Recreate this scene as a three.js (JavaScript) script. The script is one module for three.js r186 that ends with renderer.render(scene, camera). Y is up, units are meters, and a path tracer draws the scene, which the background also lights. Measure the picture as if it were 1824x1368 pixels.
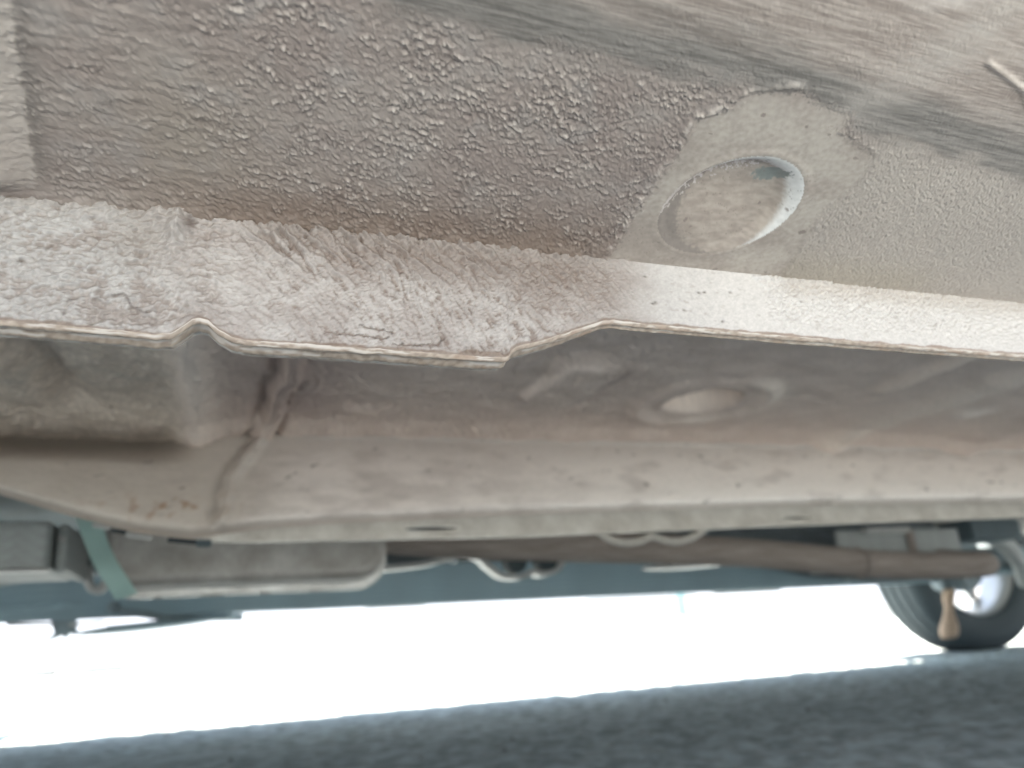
import * as THREE from 'three';
import { ImprovedNoise } from 'three/addons/math/ImprovedNoise.js';
import { RoundedBoxGeometry } from 'three/addons/geometries/RoundedBoxGeometry.js';
import { mergeGeometries } from 'three/addons/utils/BufferGeometryUtils.js';

// ---------------------------------------------------------------- camera, sky, sun, exposure
const scene = new THREE.Scene();
const renderer = new THREE.WebGLRenderer({ antialias: true });
renderer.toneMapping = THREE.LinearToneMapping;
renderer.toneMappingExposure = 7.4;
renderer.shadowMap.enabled = true;

const camera = new THREE.PerspectiveCamera(53.1, 4 / 3, 0.01, 600);
camera.position.set(0, 0.14, 0);
camera.up.set(-0.04339, 0.9484, 0.31409);
camera.lookAt(0.31936, 0.14 + 0.31105, -0.89513);
camera.focus = 0.22;
camera.userData.fStop = 11.5;

const SKY = 1.05, lerp = (a, b, t) => a + (b - a) * t;
const SUN = new THREE.Vector3().setFromSphericalCoords(1, THREE.MathUtils.degToRad(90 - 80), THREE.MathUtils.degToRad(180 + 24));
{ // thin bright haze: white low down, pale blue overhead, brighter round the sun
  const W = 512, H = 256, d = new Float32Array(W * H * 4), v = new THREE.Vector3();
  for (let j = 0; j < H; j++) for (let i = 0; i < W; i++) {
    const up = ((j + 0.5) / H - 0.5) * Math.PI, round = ((i + 0.5) / W - 0.5) * 2 * Math.PI;
    v.set(Math.cos(round) * Math.cos(up), Math.sin(up), Math.sin(round) * Math.cos(up));
    const y = Math.max(0, v.y), t = Math.pow(y, 0.55), g = Math.exp((v.dot(SUN) - 1) * 9), k = SKY;
    d.set([k * (lerp(0.3, 0.135, t) + 0.3 * g), k * (lerp(0.31, 0.175, t) + 0.28 * g), k * (lerp(0.325, 0.25, t) + 0.26 * g), 1], (j * W + i) * 4);
  }
  const t = new THREE.DataTexture(d, W, H, THREE.RGBAFormat, THREE.FloatType);
  t.mapping = THREE.EquirectangularReflectionMapping; t.magFilter = THREE.LinearFilter; t.needsUpdate = true;
  scene.background = t; scene.environment = t;
}

const sun = new THREE.DirectionalLight(0xffeedd, 4.5);
sun.position.copy(SUN).multiplyScalar(20);
sun.castShadow = true;
sun.shadow.mapSize.set(2048, 2048);
Object.assign(sun.shadow.camera, { left: -6, right: 6, top: 6, bottom: -6, near: 1, far: 60 });
scene.add(sun, sun.target);

// ---------------------------------------------------------------- helpers
const IN = new ImprovedNoise();
const N = (x, y, s = 0) => IN.noise(x + 37.31 + s * 11.7, y + 91.77 + s * 5.3, s * 3.71 + 0.37);
const fbm = (x, y, o, s = 0) => { let a = 0, k = 1, t = 0; for (let i = 0; i < o; i++) { a += k * N(x, y, s + i * 3); t += k; k *= 0.5; x *= 2.03; y *= 2.03; } return a / t; };
const sm = (a, b, x) => { const t = Math.min(1, Math.max(0, (x - a) / (b - a))); return t * t * (3 - 2 * t); };
const bell = (x, c, w) => { const t = (x - c) / w; return Math.exp(-t * t); };
const mix = (a, b, t) => [a[0] + (b[0] - a[0]) * t, a[1] + (b[1] - a[1]) * t, a[2] + (b[2] - a[2]) * t];
let seed = 7;
const rnd = () => { seed = (seed * 16807) % 2147483647; return seed / 2147483647; };
function table(pts, x) {
  if (x <= pts[0][0]) return pts[0][1];
  for (let i = 1; i < pts.length; i++) if (x < pts[i][0]) { const t = (x - pts[i - 1][0]) / (pts[i][0] - pts[i - 1][0]); return lerp(pts[i - 1][1], pts[i][1], t); }
  return pts[pts.length - 1][1];
}
function polyDist(pts, x, y) {           // distance to an open line
  let best = 9;
  for (let i = 1; i < pts.length; i++) {
    const [ax, ay] = pts[i - 1], dx = pts[i][0] - ax, dy = pts[i][1] - ay;
    const t = Math.min(1, Math.max(0, ((x - ax) * dx + (y - ay) * dy) / (dx * dx + dy * dy)));
    best = Math.min(best, Math.hypot(x - ax - t * dx, y - ay - t * dy));
  }
  return best;
}
function inside(pts, x, y) {             // signed distance to a closed outline, positive inside
  let c = false;
  for (let i = 0, j = pts.length - 1; i < pts.length; j = i++) {
    const [xi, yi] = pts[i], [xj, yj] = pts[j];
    if (yi > y !== yj > y && x < ((xj - xi) * (y - yi)) / (yj - yi) + xi) c = !c;
  }
  const d = polyDist([...pts, pts[0]], x, y);
  return c ? d : -d;
}
function spaced(stops) {                 // [from, to, step] runs joined into one list of stations
  const out = [];
  for (const [a, b, d] of stops) { const n = Math.max(1, Math.round((b - a) / d)); for (let i = 0; i < n; i++) out.push(a + ((b - a) * i) / n); }
  out.push(stops[stops.length - 1][1]);
  return out;
}
function sheet(us, vs, at, color, uvs) { // a grid of points at(u, v) with its own colour at each point
  const nu = us.length, nv = vs.length, p = new Float32Array(nu * nv * 3), c = color ? new Float32Array(nu * nv * 3) : null, uv = new Float32Array(nu * nv * 2), ix = new Uint32Array((nu - 1) * (nv - 1) * 6);
  let k = 0;
  for (let j = 0; j < nv; j++) for (let i = 0; i < nu; i++, k++) {
    const q = at(us[i], vs[j], i, j);
    p.set(q, k * 3);
    if (c) c.set(color(us[i], vs[j], q), k * 3);
    uv[k * 2] = us[i]; uv[k * 2 + 1] = uvs ? uvs(vs[j], q) : vs[j];
  }
  k = 0;
  for (let j = 0; j < nv - 1; j++) for (let i = 0; i < nu - 1; i++) {
    const a = j * nu + i, b = a + 1, d = a + nu, e = d + 1;
    ix[k++] = a; ix[k++] = b; ix[k++] = d; ix[k++] = b; ix[k++] = e; ix[k++] = d;
  }
  const g = new THREE.BufferGeometry();
  g.setAttribute('position', new THREE.BufferAttribute(p, 3));
  g.setAttribute('uv', new THREE.BufferAttribute(uv, 2));
  if (c) g.setAttribute('color', new THREE.BufferAttribute(c, 3));
  g.setIndex(new THREE.BufferAttribute(ix, 1));
  g.computeVertexNormals();
  return g;
}
// grain textures: a colour cloud and a bump cloud that tile
function cloudTexture(size, low, high, cells, seedAt, srgb) {
  const d = new Uint8Array(size * size * 4), n = cells;
  const tile = (x, y, f, s) => { // blends four shifts so that the edges meet
    const u = x / size, v = y / size, a = (p, q) => N(p * f, q * f, s);
    return (a(u, v) * (1 - u) * (1 - v) + a(u - 1, v) * u * (1 - v) + a(u, v - 1) * (1 - u) * v + a(u - 1, v - 1) * u * v) * 1.4;
  };
  for (let y = 0; y < size; y++) for (let x = 0; x < size; x++) {
    let t = 0.5 + 0.5 * (tile(x, y, n, seedAt) + 0.6 * tile(x, y, n * 2.7, seedAt + 1) + 0.45 * tile(x, y, n * 7.1, seedAt + 2));
    t = Math.min(1, Math.max(0, t));
    for (let c = 0; c < 3; c++) d[(y * size + x) * 4 + c] = Math.round(255 * lerp(low[c], high[c], t));
    d[(y * size + x) * 4 + 3] = 255;
  }
  const tx = new THREE.DataTexture(d, size, size, THREE.RGBAFormat);
  tx.wrapS = tx.wrapT = THREE.RepeatWrapping; tx.magFilter = THREE.LinearFilter; tx.minFilter = THREE.LinearMipmapLinearFilter; tx.generateMipmaps = true;
  if (srgb) tx.colorSpace = THREE.SRGBColorSpace;
  tx.needsUpdate = true;
  return tx;
}
const rep = (t, x, y = x) => { const c = t.clone(); c.repeat.set(x, y); c.needsUpdate = true; return c; };
const bumpMap = cloudTexture(512, [0, 0, 0], [1, 1, 1], 9, 20, false);
const dirtMap = cloudTexture(512, [0.8, 0.785, 0.77], [1, 1, 1], 6, 40, true);
const L = (r, g, b) => new THREE.Color().setRGB(r, g, b);
const skin = (o) => new THREE.MeshStandardMaterial({ roughness: 0.6, metalness: 0, ...o });
const dirty = (rgb, rough, bump, metal = 0, r = 6) => skin({ color: L(...rgb), roughness: rough, metalness: metal, map: rep(dirtMap, r), bumpMap: rep(bumpMap, r * 2), bumpScale: bump });
const M = {
  coat: new THREE.MeshPhysicalMaterial({ vertexColors: true, roughness: 0.55, clearcoat: 0.18, clearcoatRoughness: 0.3 }),
  flange: skin({ vertexColors: true, roughness: 0.5 }),
  floor: skin({ vertexColors: true, roughness: 0.55 }),
  rail: skin({ vertexColors: true, roughness: 0.42 }),
  railPlain: dirty([0.64, 0.6, 0.555], 0.45, 0.0006),
  nearBlack: skin({ color: L(0.03, 0.035, 0.04), roughness: 0.9 }),
  under: dirty([0.15, 0.2, 0.23], 0.7, 0.001, 0, 3),  // blue tint stands in for cyan glare over the far parts
  sill: dirty([0.27, 0.37, 0.42], 0.5, 0.0005, 0, 3),  // blue-grey puts the veiling glare into the colour
  muffler: dirty([0.45, 0.42, 0.4], 0.5, 0.0003, 0.2, 4),
  rim: dirty([0.6, 0.59, 0.58], 0.3, 0.0004, 0.6, 4),
  rust: dirty([0.42, 0.355, 0.325], 0.75, 0.001, 0.1, 5),
  shield: dirty([0.2, 0.23, 0.26], 0.5, 0.001, 0.4, 4),
  bright: dirty([0.62, 0.62, 0.62], 0.35, 0.0006, 0.3, 4),
  grey: dirty([0.4, 0.42, 0.42], 0.55, 0.0002, 0.1, 4),
  mint: dirty([0.48, 0.7, 0.67], 0.5, 0.0004, 0, 4),
  rubber: skin({ color: L(0.045, 0.06, 0.068), roughness: 0.75, bumpMap: rep(bumpMap, 8), bumpScale: 0.0006 }),
  wheel: skin({ color: L(0.55, 0.57, 0.58), roughness: 0.32, metalness: 0.7 }),
  iron: dirty([0.27, 0.33, 0.36], 0.6, 0.001, 0.3, 4),
  boot: dirty([0.62, 0.46, 0.34], 0.7, 0.001, 0, 3),
  paint: new THREE.MeshPhysicalMaterial({ color: L(0.72, 0.7, 0.66), roughness: 0.35, clearcoat: 0.8, clearcoatRoughness: 0.1 }),
  glass: skin({ color: L(0.03, 0.035, 0.04), roughness: 0.08 }),
  black: skin({ color: L(0.03, 0.03, 0.032), roughness: 0.6 }),
};

// ---------------------------------------------------------------- ground
function groundHeight(x, z) {
  const near = 1 - sm(6, 12, Math.hypot(x - 0.8, z + 1));
  return (0.007 * fbm(x * 34, z * 34, 3, 3) + 0.0012 * fbm(x * 9, z * 9, 2, 9)) * near;
}
{
  const xs = spaced([[-160, -20, 20], [-20, -4, 1], [-4, -0.8, 0.06], [-0.8, 3.2, 0.009], [3.2, 7, 0.08], [7, 30, 1.5], [30, 200, 20]]);
  const zs = spaced([[-200, -20, 20], [-20, -4.5, 0.8], [-4.5, -2.6, 0.05], [-2.6, -0.9, 0.009], [-0.9, -0.55, 0.012], [-0.55, 2, 0.06], [2, 10, 0.8], [10, 120, 15]]);
  const g = sheet(xs, zs, (x, z) => [x, groundHeight(x, z), z], (x, z) => {
    const t = sm(-0.4, 0.4, 0.7 * N(x * 30, z * 30, 60) + 0.5 * N(x * 62, z * 62, 63) + 0.35 * N(x * 130, z * 130, 64)), w = 0.5 + 0.5 * fbm(x * 2.1, z * 2.1, 3, 66), spot = sm(0.25, 0.5, N(x * 55, z * 55, 71));
    const k = lerp(0.34, 0.64, t) * lerp(0.8, 1.25, w);
    return mix([k * 0.83, k * 0.99, k * 1.02], [0.4, 0.4, 0.39], spot * 0.4);
  });
  const ground = new THREE.Mesh(g, skin({ vertexColors: true, roughness: 0.88, bumpMap: rep(bumpMap, 14), bumpScale: 0.002 }));
  ground.name = 'asphalt_ground';
  ground.userData = { kind: 'structure', label: 'grey asphalt ground, shaded under the vehicle and sunlit beyond it' };
  scene.add(ground);
}

// ---------------------------------------------------------------- the car: everything in view is a part of it
const ORIGIN = new THREE.Vector3(0.75, 0, -1.1);
const car = new THREE.Group();
car.name = 'parked_car';
car.position.copy(ORIGIN);
car.userData = { label: 'dirty cream car overhead with undercoated sill, rusty seam flange, exhaust and one far wheel', category: 'car' };
scene.add(car);
const names = new Map();
function part(name, geometry, material, parent = car, label) {
  const m = new THREE.Mesh(geometry, material);
  m.name = name;
  if (parent === car) m.position.copy(ORIGIN).negate();
  if (label) m.userData.label = label;
  parent.add(m);
  return m;
}

// --- underside of the near sill
const underY = (z) => 0.2535 + 0.3 * (z + 0.2) + 2 * Math.max(0, z + 0.135) ** 2;
const PATCH = [[0.1104, -0.1479], [0.1181, -0.1431], [0.1216, -0.1375], [0.1353, -0.1342], [0.143, -0.137], [0.1554, -0.1383], [0.1558, -0.1437], [0.1728, -0.1495], [0.1748, -0.1595], [0.1699, -0.1726], [0.1733, -0.196], [0.173, -0.212], [0.105, -0.212], [0.107, -0.1969], [0.1093, -0.1658], [0.1109, -0.1568]];
const DIMPLE = [0.1374, -0.1742, 0.0187];
const dimple = (x, z) => { const c = 0.94, s = 0.342, dx = x - DIMPLE[0], dz = z - DIMPLE[1], p = (dx * c + dz * s) / 1.21, q = -dx * s + dz * c; return [Math.hypot(p, q), Math.atan2(q, p)]; };
function underZones(x, z) {
  const jx = x + 0.0009 * fbm(x * 300, z * 300, 2, 5), jz = z + 0.0009 * fbm(x * 300, z * 300, 2, 8);
  const patch = Math.abs(x - 0.138) < 0.06 ? inside(PATCH, jx, jz) : -0.05;
  const edge = table([[-0.03, -0.1], [-0.007, -0.132], [0.0263, -0.1365], [0.0529, -0.1376], [0.0829, -0.1391], [0.1154, -0.1386], [0.16, -0.1439], [0.201, -0.1469], [0.2339, -0.1503]], x) + 0.004 * fbm(x * 60, z * 200, 2, 14);
  const streak = sm(-0.004, 0.006, z - edge + 0.003 * fbm(x * 90, z * 300, 2, 25));
  return { patch, pm: sm(-0.0016, 0.0018, patch + 0.0022 * fbm(x * 1400, z * 1400, 2, 24)), streak, band: streak * (1 - sm(0.008, 0.02, z - edge)) * (1.0 + 0.5 * fbm(x * 40, z * 120, 2, 27)) };
}
function underHeight(x, z, Z) {
  const X = x * 1000, S = z * 1000;
  const left = 1 - sm(-0.012, -0.002, x + 0.02 * (z + 0.185) + 0.002 * N(X * 0.2, S * 0.2, 3)), right = sm(0.155, 0.168, x);
  // undercoat: short rounded worms of thick coating
  const wx = 0.7 * N(X * 0.35, S * 0.35, 1), wz = 0.7 * N(X * 0.35, S * 0.35, 2);
  const coarse = N(X * 0.68 + wx, S * 0.9 + wz, 4), fine = N(X * 1.5 + wx, S * 1.95 + wz, 6), wide = N(X * 0.16, S * 0.3, 7);
  const grit = N(X * 2.4 + wx, S * 3 + wz, 9);
  let b = 0.72 * coarse + 0.62 * fine + 0.55 * grit;
  b += 0.7 * Math.max(0, b - 0.12) - 0.08;
  let amp = lerp(0.46, 0.3, left);
  amp *= 0.55 + 0.75 * sm(-0.35, 0.4, wide + 0.5 * N(X * 0.07, S * 0.09, 13));
  amp = lerp(amp, 0.34, right);
  if (right > 0) b = lerp(b, 0.8 * N(X * 1.5, S * 1.9, 31) + 0.3 * fine + 0.3 * grit, right);
  let h = amp * b;
  h += left * 0.25 * N(X * 0.16, S * 0.55, 11);
  const smooth = Math.max(Z.pm, Z.streak * 0.86 * sm(0.005, 0.03, x));
  h = lerp(h, 0.03 * fine + 0.06 * N(X * 0.1, S * 0.1, 15), smooth);
  h += Z.streak * (0.07 * N(X * 0.05, S * 1.6 + X * 0.1, 16) + 0.1 * fine * sm(-0.1, 0.4, N(X * 0.08, S * 0.12, 26))) * (1 - Z.pm);
  h -= 0.25 * Z.pm;                                                        // the bare patch lies below the coat
  if (Math.abs(Z.patch) < 0.004) { const ridge = bell(Z.patch, -0.0012, 0.0011); h += ridge * (0.25 + 0.6 * N(X * 0.4, S * 0.4, 17)) * (x < 0.135 ? 1.1 : 0.35); }
  // hairline cracks in the patch
  if (Z.pm > 0.1) { const c = Math.abs(N(X * 0.09, S * 0.28, 18) + 0.25 * N(X * 0.5, S * 0.5, 19)); h -= 0.1 * (1 - sm(0.004, 0.02, c)) * sm(0.0, 0.3, N(X * 0.06, S * 0.06, 23)); }
  // pressed dimple
  const [r, a] = dimple(x, z);
  if (r < 0.03) { const w = lerp(0.0024, 0.0068, 0.5 + 0.5 * Math.cos(a - 0.1)); h -= 3.8 * (0.16 + 0.84 * sm(-0.95, 0.5, (z - DIMPLE[1]) / DIMPLE[2] + 0.35 * (x - DIMPLE[0]) / DIMPLE[2])) * (1 - sm(DIMPLE[2] - w, DIMPLE[2], r)); h += 0.25 * bell(r, DIMPLE[2] + 0.0008, 0.0012); }
  // pressed step at the left end, a bead proud of the panel
  const bx = x + 0.0555 - 0.08 * (z + 0.17);
  h += 6.5 * (1 - sm(-0.008, 0.0055, bx)) * sm(-0.2, -0.19, z) * sm(-0.016, -0.002, bx);
  // sealant along the joint
  const joint = z + 0.2;
  h += bell(joint, 0.0, 0.0035) * (0.5 + 0.6 * N(X * 0.35, S * 0.2, 21)) * (1 - sm(0.112, 0.12, x));
  if (x > 0.18) h += 1.6 * 0.5 * bell(polyDist([[0.1838, -0.1175], [0.1949, -0.1202], [0.2022, -0.1222], [0.21, -0.127]], x, z), 0, 0.0009);
  last = h;
  return h * 0.001;
}
let last = 0;
function underColor(x, z, Z) {
  const X = x * 1000, S = z * 1000, n = fbm(X * 0.05, S * 0.07, 3, 41), f = fbm(X * 0.6, S * 0.8, 2, 45);
  let c = mix([0.36, 0.3, 0.27], [0.41, 0.355, 0.32], sm(-0.35, 0.35, n));
  c = mix(c, [0.37, 0.325, 0.265], bell(x, -0.018, 0.018) * bell(z, -0.175, 0.02) * 0.5);
  c = mix(c, [0.2, 0.175, 0.155], 0.6 * bell(x + 0.0555 - 0.08 * (z + 0.17), 0.004, 0.0035) * sm(-0.198, -0.188, z));  // shade on the right wall of the bead, painted in
  c = mix(c, [0.42, 0.385, 0.36], 0.5 * sm(0.0, 0.45, fbm(X * 0.09, S * 0.09, 2, 47)));
  c = mix(c, [0.25, 0.175, 0.13], 0.75 * bell(z, -0.199, 0.014) * sm(-0.05, 0.0, x) * (1 - sm(0.09, 0.12, x)));
  c = mix(c, [0.5, 0.45, 0.4], sm(0.155, 0.175, x) * 0.85);
  c = mix(c, [0.42, 0.37, 0.29], 0.5 * bell(z, -0.196, 0.008) * sm(0.155, 0.17, x) * (1 - sm(0.22, 0.25, x)));
  if (Z.streak > 0) {
    const st = sm(0.1, 0.9, 0.5 + 0.5 * (0.8 * N(X * 0.03, S * 1.0 + X * 0.05, 51) + 0.9 * N(X * 0.06, S * 2.6 + X * 0.1, 52) + 0.5 * N(X * 0.12, S * 6 + X * 0.2, 53)));
    let e = mix([0.29, 0.24, 0.21], [0.48, 0.42, 0.375], st);
    e = mix(e, mix([0.17, 0.155, 0.14], [0.32, 0.295, 0.27], st), Math.min(1, Z.band * 1.15));
    e = mix(e, [0.72, 0.67, 0.63], 0.8 * sm(-0.122, -0.104, z) * sm(0.1, 0.5, fbm(X * 0.035, S * 0.07, 2, 54)) * sm(0.1, 0.17, x) * (1 - Z.band));
    e = mix(e, [0.5, 0.46, 0.42], (0.45 + 0.5 * fbm(X * 0.12, S * 0.5, 2, 62)) * bell(polyDist([[0.152, -0.137], [0.1703, -0.1199], [0.175, -0.109], [0.178, -0.1]], x, z) + 0.005 * f + 0.004 * n, 0, 0.007));
    c = mix(c, e, Z.streak);
  }
  if (Z.pm > 0) {
    let p = mix([0.38, 0.33, 0.29], [0.48, 0.435, 0.385], sm(-0.4, 0.4, n + 0.4 * f));
    p = mix(p, [0.36, 0.3, 0.27], 0.55 * sm(-0.145, -0.132, z));
    const [r, a] = dimple(x, z);
    if (r < DIMPLE[2]) {
      const P = (r / DIMPLE[2]) * Math.cos(a), Q = (r / DIMPLE[2]) * Math.sin(a), j = 0.12 * fbm(X * 0.9, S * 0.9, 3, 59);
      p = mix(p, mix([0.36, 0.305, 0.265], [0.46, 0.4, 0.345], sm(-0.3, 0.3, fbm(X * 0.16, S * 0.5, 3, 57))), 0.9);
      p = mix(p, [0.23, 0.2, 0.18], 0.8 * sm(-0.02, 0.1, Math.hypot(P - 0.3, Q + 0.05) - 0.98 + j));              // shade of the left wall painted in
      p = mix(p, [0.62, 0.56, 0.53], sm(0.0, 0.05, Math.hypot(P - 0.05, Q + 0.55) - 1.2 + 2 * j) * sm(0.05, 0.12, fbm(X * 0.7, S * 0.5, 2, 61) + 0.15));
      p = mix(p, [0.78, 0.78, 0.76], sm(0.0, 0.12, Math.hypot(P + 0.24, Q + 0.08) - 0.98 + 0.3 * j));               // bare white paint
      p = mix(p, [0.24, 0.265, 0.25], sm(0.0, 0.05, 0.17 - Math.hypot((P - 0.52) * 0.6, Q - 0.42) + 0.8 * j));
    }
    const crack = Math.abs(N(X * 0.09, S * 0.28, 18) + 0.25 * N(X * 0.5, S * 0.5, 19));
    p = mix(p, [0.22, 0.18, 0.15], 0.55 * (1 - sm(0.004, 0.016, crack)) * sm(0.0, 0.3, N(X * 0.06, S * 0.06, 23)));
    p = mix(p, [0.22, 0.18, 0.16], 0.8 * sm(0.62, 0.7, N(X * 0.3, S * 0.42, 58) + 0.2 * f));
    c = mix(c, p, Z.pm);
  }
  c = mix(c, [0.7, 0.63, 0.57], 0.65 * (1 - bell(z, -0.2, 0.006)) * sm(0.1, 0.42, last) * (1 - Z.pm) * (1 - 0.7 * Z.streak));  // bump tops lighter: worn coat, with highlights put into the colour
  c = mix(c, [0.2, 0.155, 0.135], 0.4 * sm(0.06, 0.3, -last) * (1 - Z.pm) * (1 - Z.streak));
  const k = (1 + 0.16 * f) * lerp(0.6, 0.72, Math.max(Z.pm, sm(0.15, 0.2, x), Z.streak * sm(0.06, 0.2, x)));
  return [c[0] * k * 1.02, c[1] * k * 0.965, c[2] * k * 0.945];
}
const sillX = spaced([[-0.9, -0.3, 0.06], [-0.3, -0.085, 0.004], [-0.085, 0.26, 0.00036], [0.26, 0.34, 0.0008], [0.34, 0.6, 0.004], [0.6, 1.9, 0.06]]);
{
  const zs = spaced([[-0.2035, -0.1, 0.0004], [-0.1, -0.075, 0.001]]), tail = [-0.07, -0.066, -0.063, -0.061, -0.06];
  let Z;
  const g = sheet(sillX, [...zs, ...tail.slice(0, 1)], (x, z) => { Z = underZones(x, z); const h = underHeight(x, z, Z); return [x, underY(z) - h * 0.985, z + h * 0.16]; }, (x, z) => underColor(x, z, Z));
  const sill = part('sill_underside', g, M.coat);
  sill.userData.label = 'rough brown undercoated sill panel with a smooth putty patch';
  // outer face of the sill, turning up from the underside
  const prof = [[underY(-0.07) + 0.0004, -0.07], [0.287, -0.062], [0.296, -0.055], [0.31, -0.05], [0.35, -0.047], [0.42, -0.046]];
  part('sill_outer_panel', sheet(spaced([[-0.6, 1.9, 0.05]]), prof.map((_, i) => i), (x, i) => [x, prof[i][0], prof[i][1]]), M.paint);
}

// --- the seam flange that hangs from the sill, with two jacking notches
const EDGE = [[-0.9, 0.2195], [-0.0582, 0.2191], [-0.0401, 0.2185], [-0.024, 0.2178], [-0.0205, 0.2182], [-0.0175, 0.2205], [-0.0156, 0.2226], [-0.0138, 0.2231], [-0.0118, 0.2226], [-0.0092, 0.2203], [-0.006, 0.2183], [-0.0025, 0.2176], [0.0367, 0.2172], [0.066, 0.2167], [0.0696, 0.2169], [0.0711, 0.2176], [0.0717, 0.2192], [0.0735, 0.2205], [0.0845, 0.224], [0.1, 0.2299], [0.1035, 0.2312], [0.1069, 0.2316], [0.1157, 0.2312], [0.1714, 0.2306], [0.2818, 0.2303], [1.9, 0.23]];
const edgeY = (x) => table(EDGE, x) + 0.00025 * N(x * 260, 1, 81) + 0.0001 * N(x * 1100, 2, 82);
const FRONT = 160, TURN = 26, BACK = 8, TOP = 0.2585;
const CHIP = [[-0.0446, 0.2262], [-0.036, 0.228], [-0.0322, 0.2291], [-0.0303, 0.226], [-0.028, 0.2249], [-0.0225, 0.2215], [-0.024, 0.2205], [-0.045, 0.2215]];
const CRACKS = [[[0.0183, 0.2223], [0.0274, 0.2218], [0.0352, 0.2213]], [[0.0274, 0.2246], [0.0368, 0.2233]], [[0.0367, 0.2196], [0.0497, 0.2203], [0.0515, 0.2228]]];
const PITS = [[0.12, 0.2489], [0.1215, 0.2394], [0.1225, 0.2399], [0.1417, 0.2452], [0.1395, 0.2448], [-0.05, 0.241], [-0.056, 0.236], [0.133, 0.238], [0.152, 0.246], [0.147, 0.235], [0.05, 0.235], [0.01, 0.229], [0.181, 0.245]];
function flangeHeight(x, y) {
  const X = x * 1000, Y = y * 1000, t = sm(0.222, 0.252, y);
  const mid = sm(-0.012, 0.0, x) * (1 - sm(0.088, 0.128, x + 0.2 * (0.24 - y) + 0.012 * N(X * 0.25, Y * 0.25, 85))), right = sm(0.163, 0.17, x - 0.2 * (0.243 - y)), left = 1 - sm(-0.012, 0, x);
  // coarse combed bumps leaning along the sprayed sealant
  const u = X * 0.8 + Y * 0.6, v = -X * 0.6 + Y * 0.8, lean = sm(0.02, 0.07, x);
  const wob = 0.8 * N(X * 0.14, Y * 0.14, 90), wob2 = 0.6 * N(X * 0.3, Y * 0.3, 89);
  const c1 = N(u * lerp(0.42, 0.55, lean) + wob2, v * lerp(0.13, 0.17, lean) + wob, 91), c2 = N(u * 0.95 + wob, v * 0.33 + wob2, 92), c3 = N(X * 1.3, Y * 1.5, 93), lump = N(X * 0.13, Y * 0.18, 88), grain = N(X * 2.2, Y * 2.5, 86);
  const fold = Math.exp(-((N(u * 0.34 + wob2 * 0.5, v * 0.05 + 0.3 * wob, 87) / 0.07) ** 2));
  let h = mid * lerp(0.58, 0.75, Math.max(t * 0.7, bell(x, 0.068, 0.028))) * (1 + 0.6 * lump) * (0.85 * c1 + 0.65 * c2 + 0.5 * c3 + 0.35 * grain + 0.3 * Math.max(0, c1));
  h -= mid * 0.95 * fold * (0.12 + 0.88 * sm(0.234, 0.248, y)) * (1 - 0.6 * lean);
  h += left * 0.85 * (N(X * 0.5, Y * 0.7, 94) + 0.7 * N(X * 1.1, Y * 1.4, 95) + 1.2 * N(X * 0.12, Y * 0.15, 97));
  h += right * lerp(0.15, 0.6, sm(0.232, 0.246, y)) * (N(X * 0.9, Y * 0.7, 98) + 0.6 * c3);
  h += 0.05 * N(X * 0.25, Y * 0.25, 99);
  // diagonal drips of sealant below the joint
  const dr = x - 0.0 + (y - 0.2555) * 1.35, tone = sm(0.234, 0.248, y + 0.004 * N(X * 0.2, 7, 104)) * sm(-0.006, 0.002, x) * (1 - sm(0.06, 0.1, x));
  h += 1.0 * tone * Math.pow(Math.max(0, Math.sin(dr * 1000 * 1.05 + 2.2 * N(X * 0.16, Y * 0.16, 101))), 0.7) * (0.75 + 0.9 * N(dr * 300, 3, 102));
  h += 1.8 * bell(y, 0.2545, 0.0035) * (0.5 + 0.6 * N(X * 0.22, 5, 103)) * (1 - sm(0.112, 0.118, x));
  // a lump near the left notch
  h += 4.2 * Math.exp(-(((x + 0.0212 - 0.12 * (y - 0.2495)) / 0.0018) ** 2) - ((y - 0.2495) / 0.0052) ** 2) * (1 + 0.5 * c2) + 1.6 * Math.exp(-(((x + 0.0262) / 0.0032) ** 2) - ((y - 0.2525) / 0.0026) ** 2);
  // chipped film and cracks
  if (x < -0.02 && y < 0.231) h -= 0.28 * sm(-0.0002, 0.0003, inside(CHIP, x + 0.0004 * c3, y + 0.0004 * c2));
  for (const c of CRACKS) if (x > c[0][0] - 0.002 && x < c[c.length - 1][0] + 0.002) h -= 0.3 * (1 - sm(0, 0.0006, polyDist(c, x + 0.0003 * c3, y + 0.0005 * c2)));
  for (const [px, py] of PITS) h -= 0.45 * Math.exp(-(((x - px) / 0.0007) ** 2) - ((y - py) / 0.00045) ** 2);
  const tear = Math.abs(x - 0.178) < 0.02 ? polyDist([[0.1652, 0.251], [0.1671, 0.2496], [0.1712, 0.2435], [0.1715, 0.242], [0.1744, 0.2344]], x + 0.0005 * c1, y) : 1;
  h += 0.35 * bell(tear, 0, 0.0009);
  if (x > 0.155 && x < 0.21) h += 0.8 * bell(polyDist([[0.163, 0.2528], [0.18, 0.2532], [0.1955, 0.2536]], x, y), 0, 0.0008);
  last = h;
  return h * 0.001;
}
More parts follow.
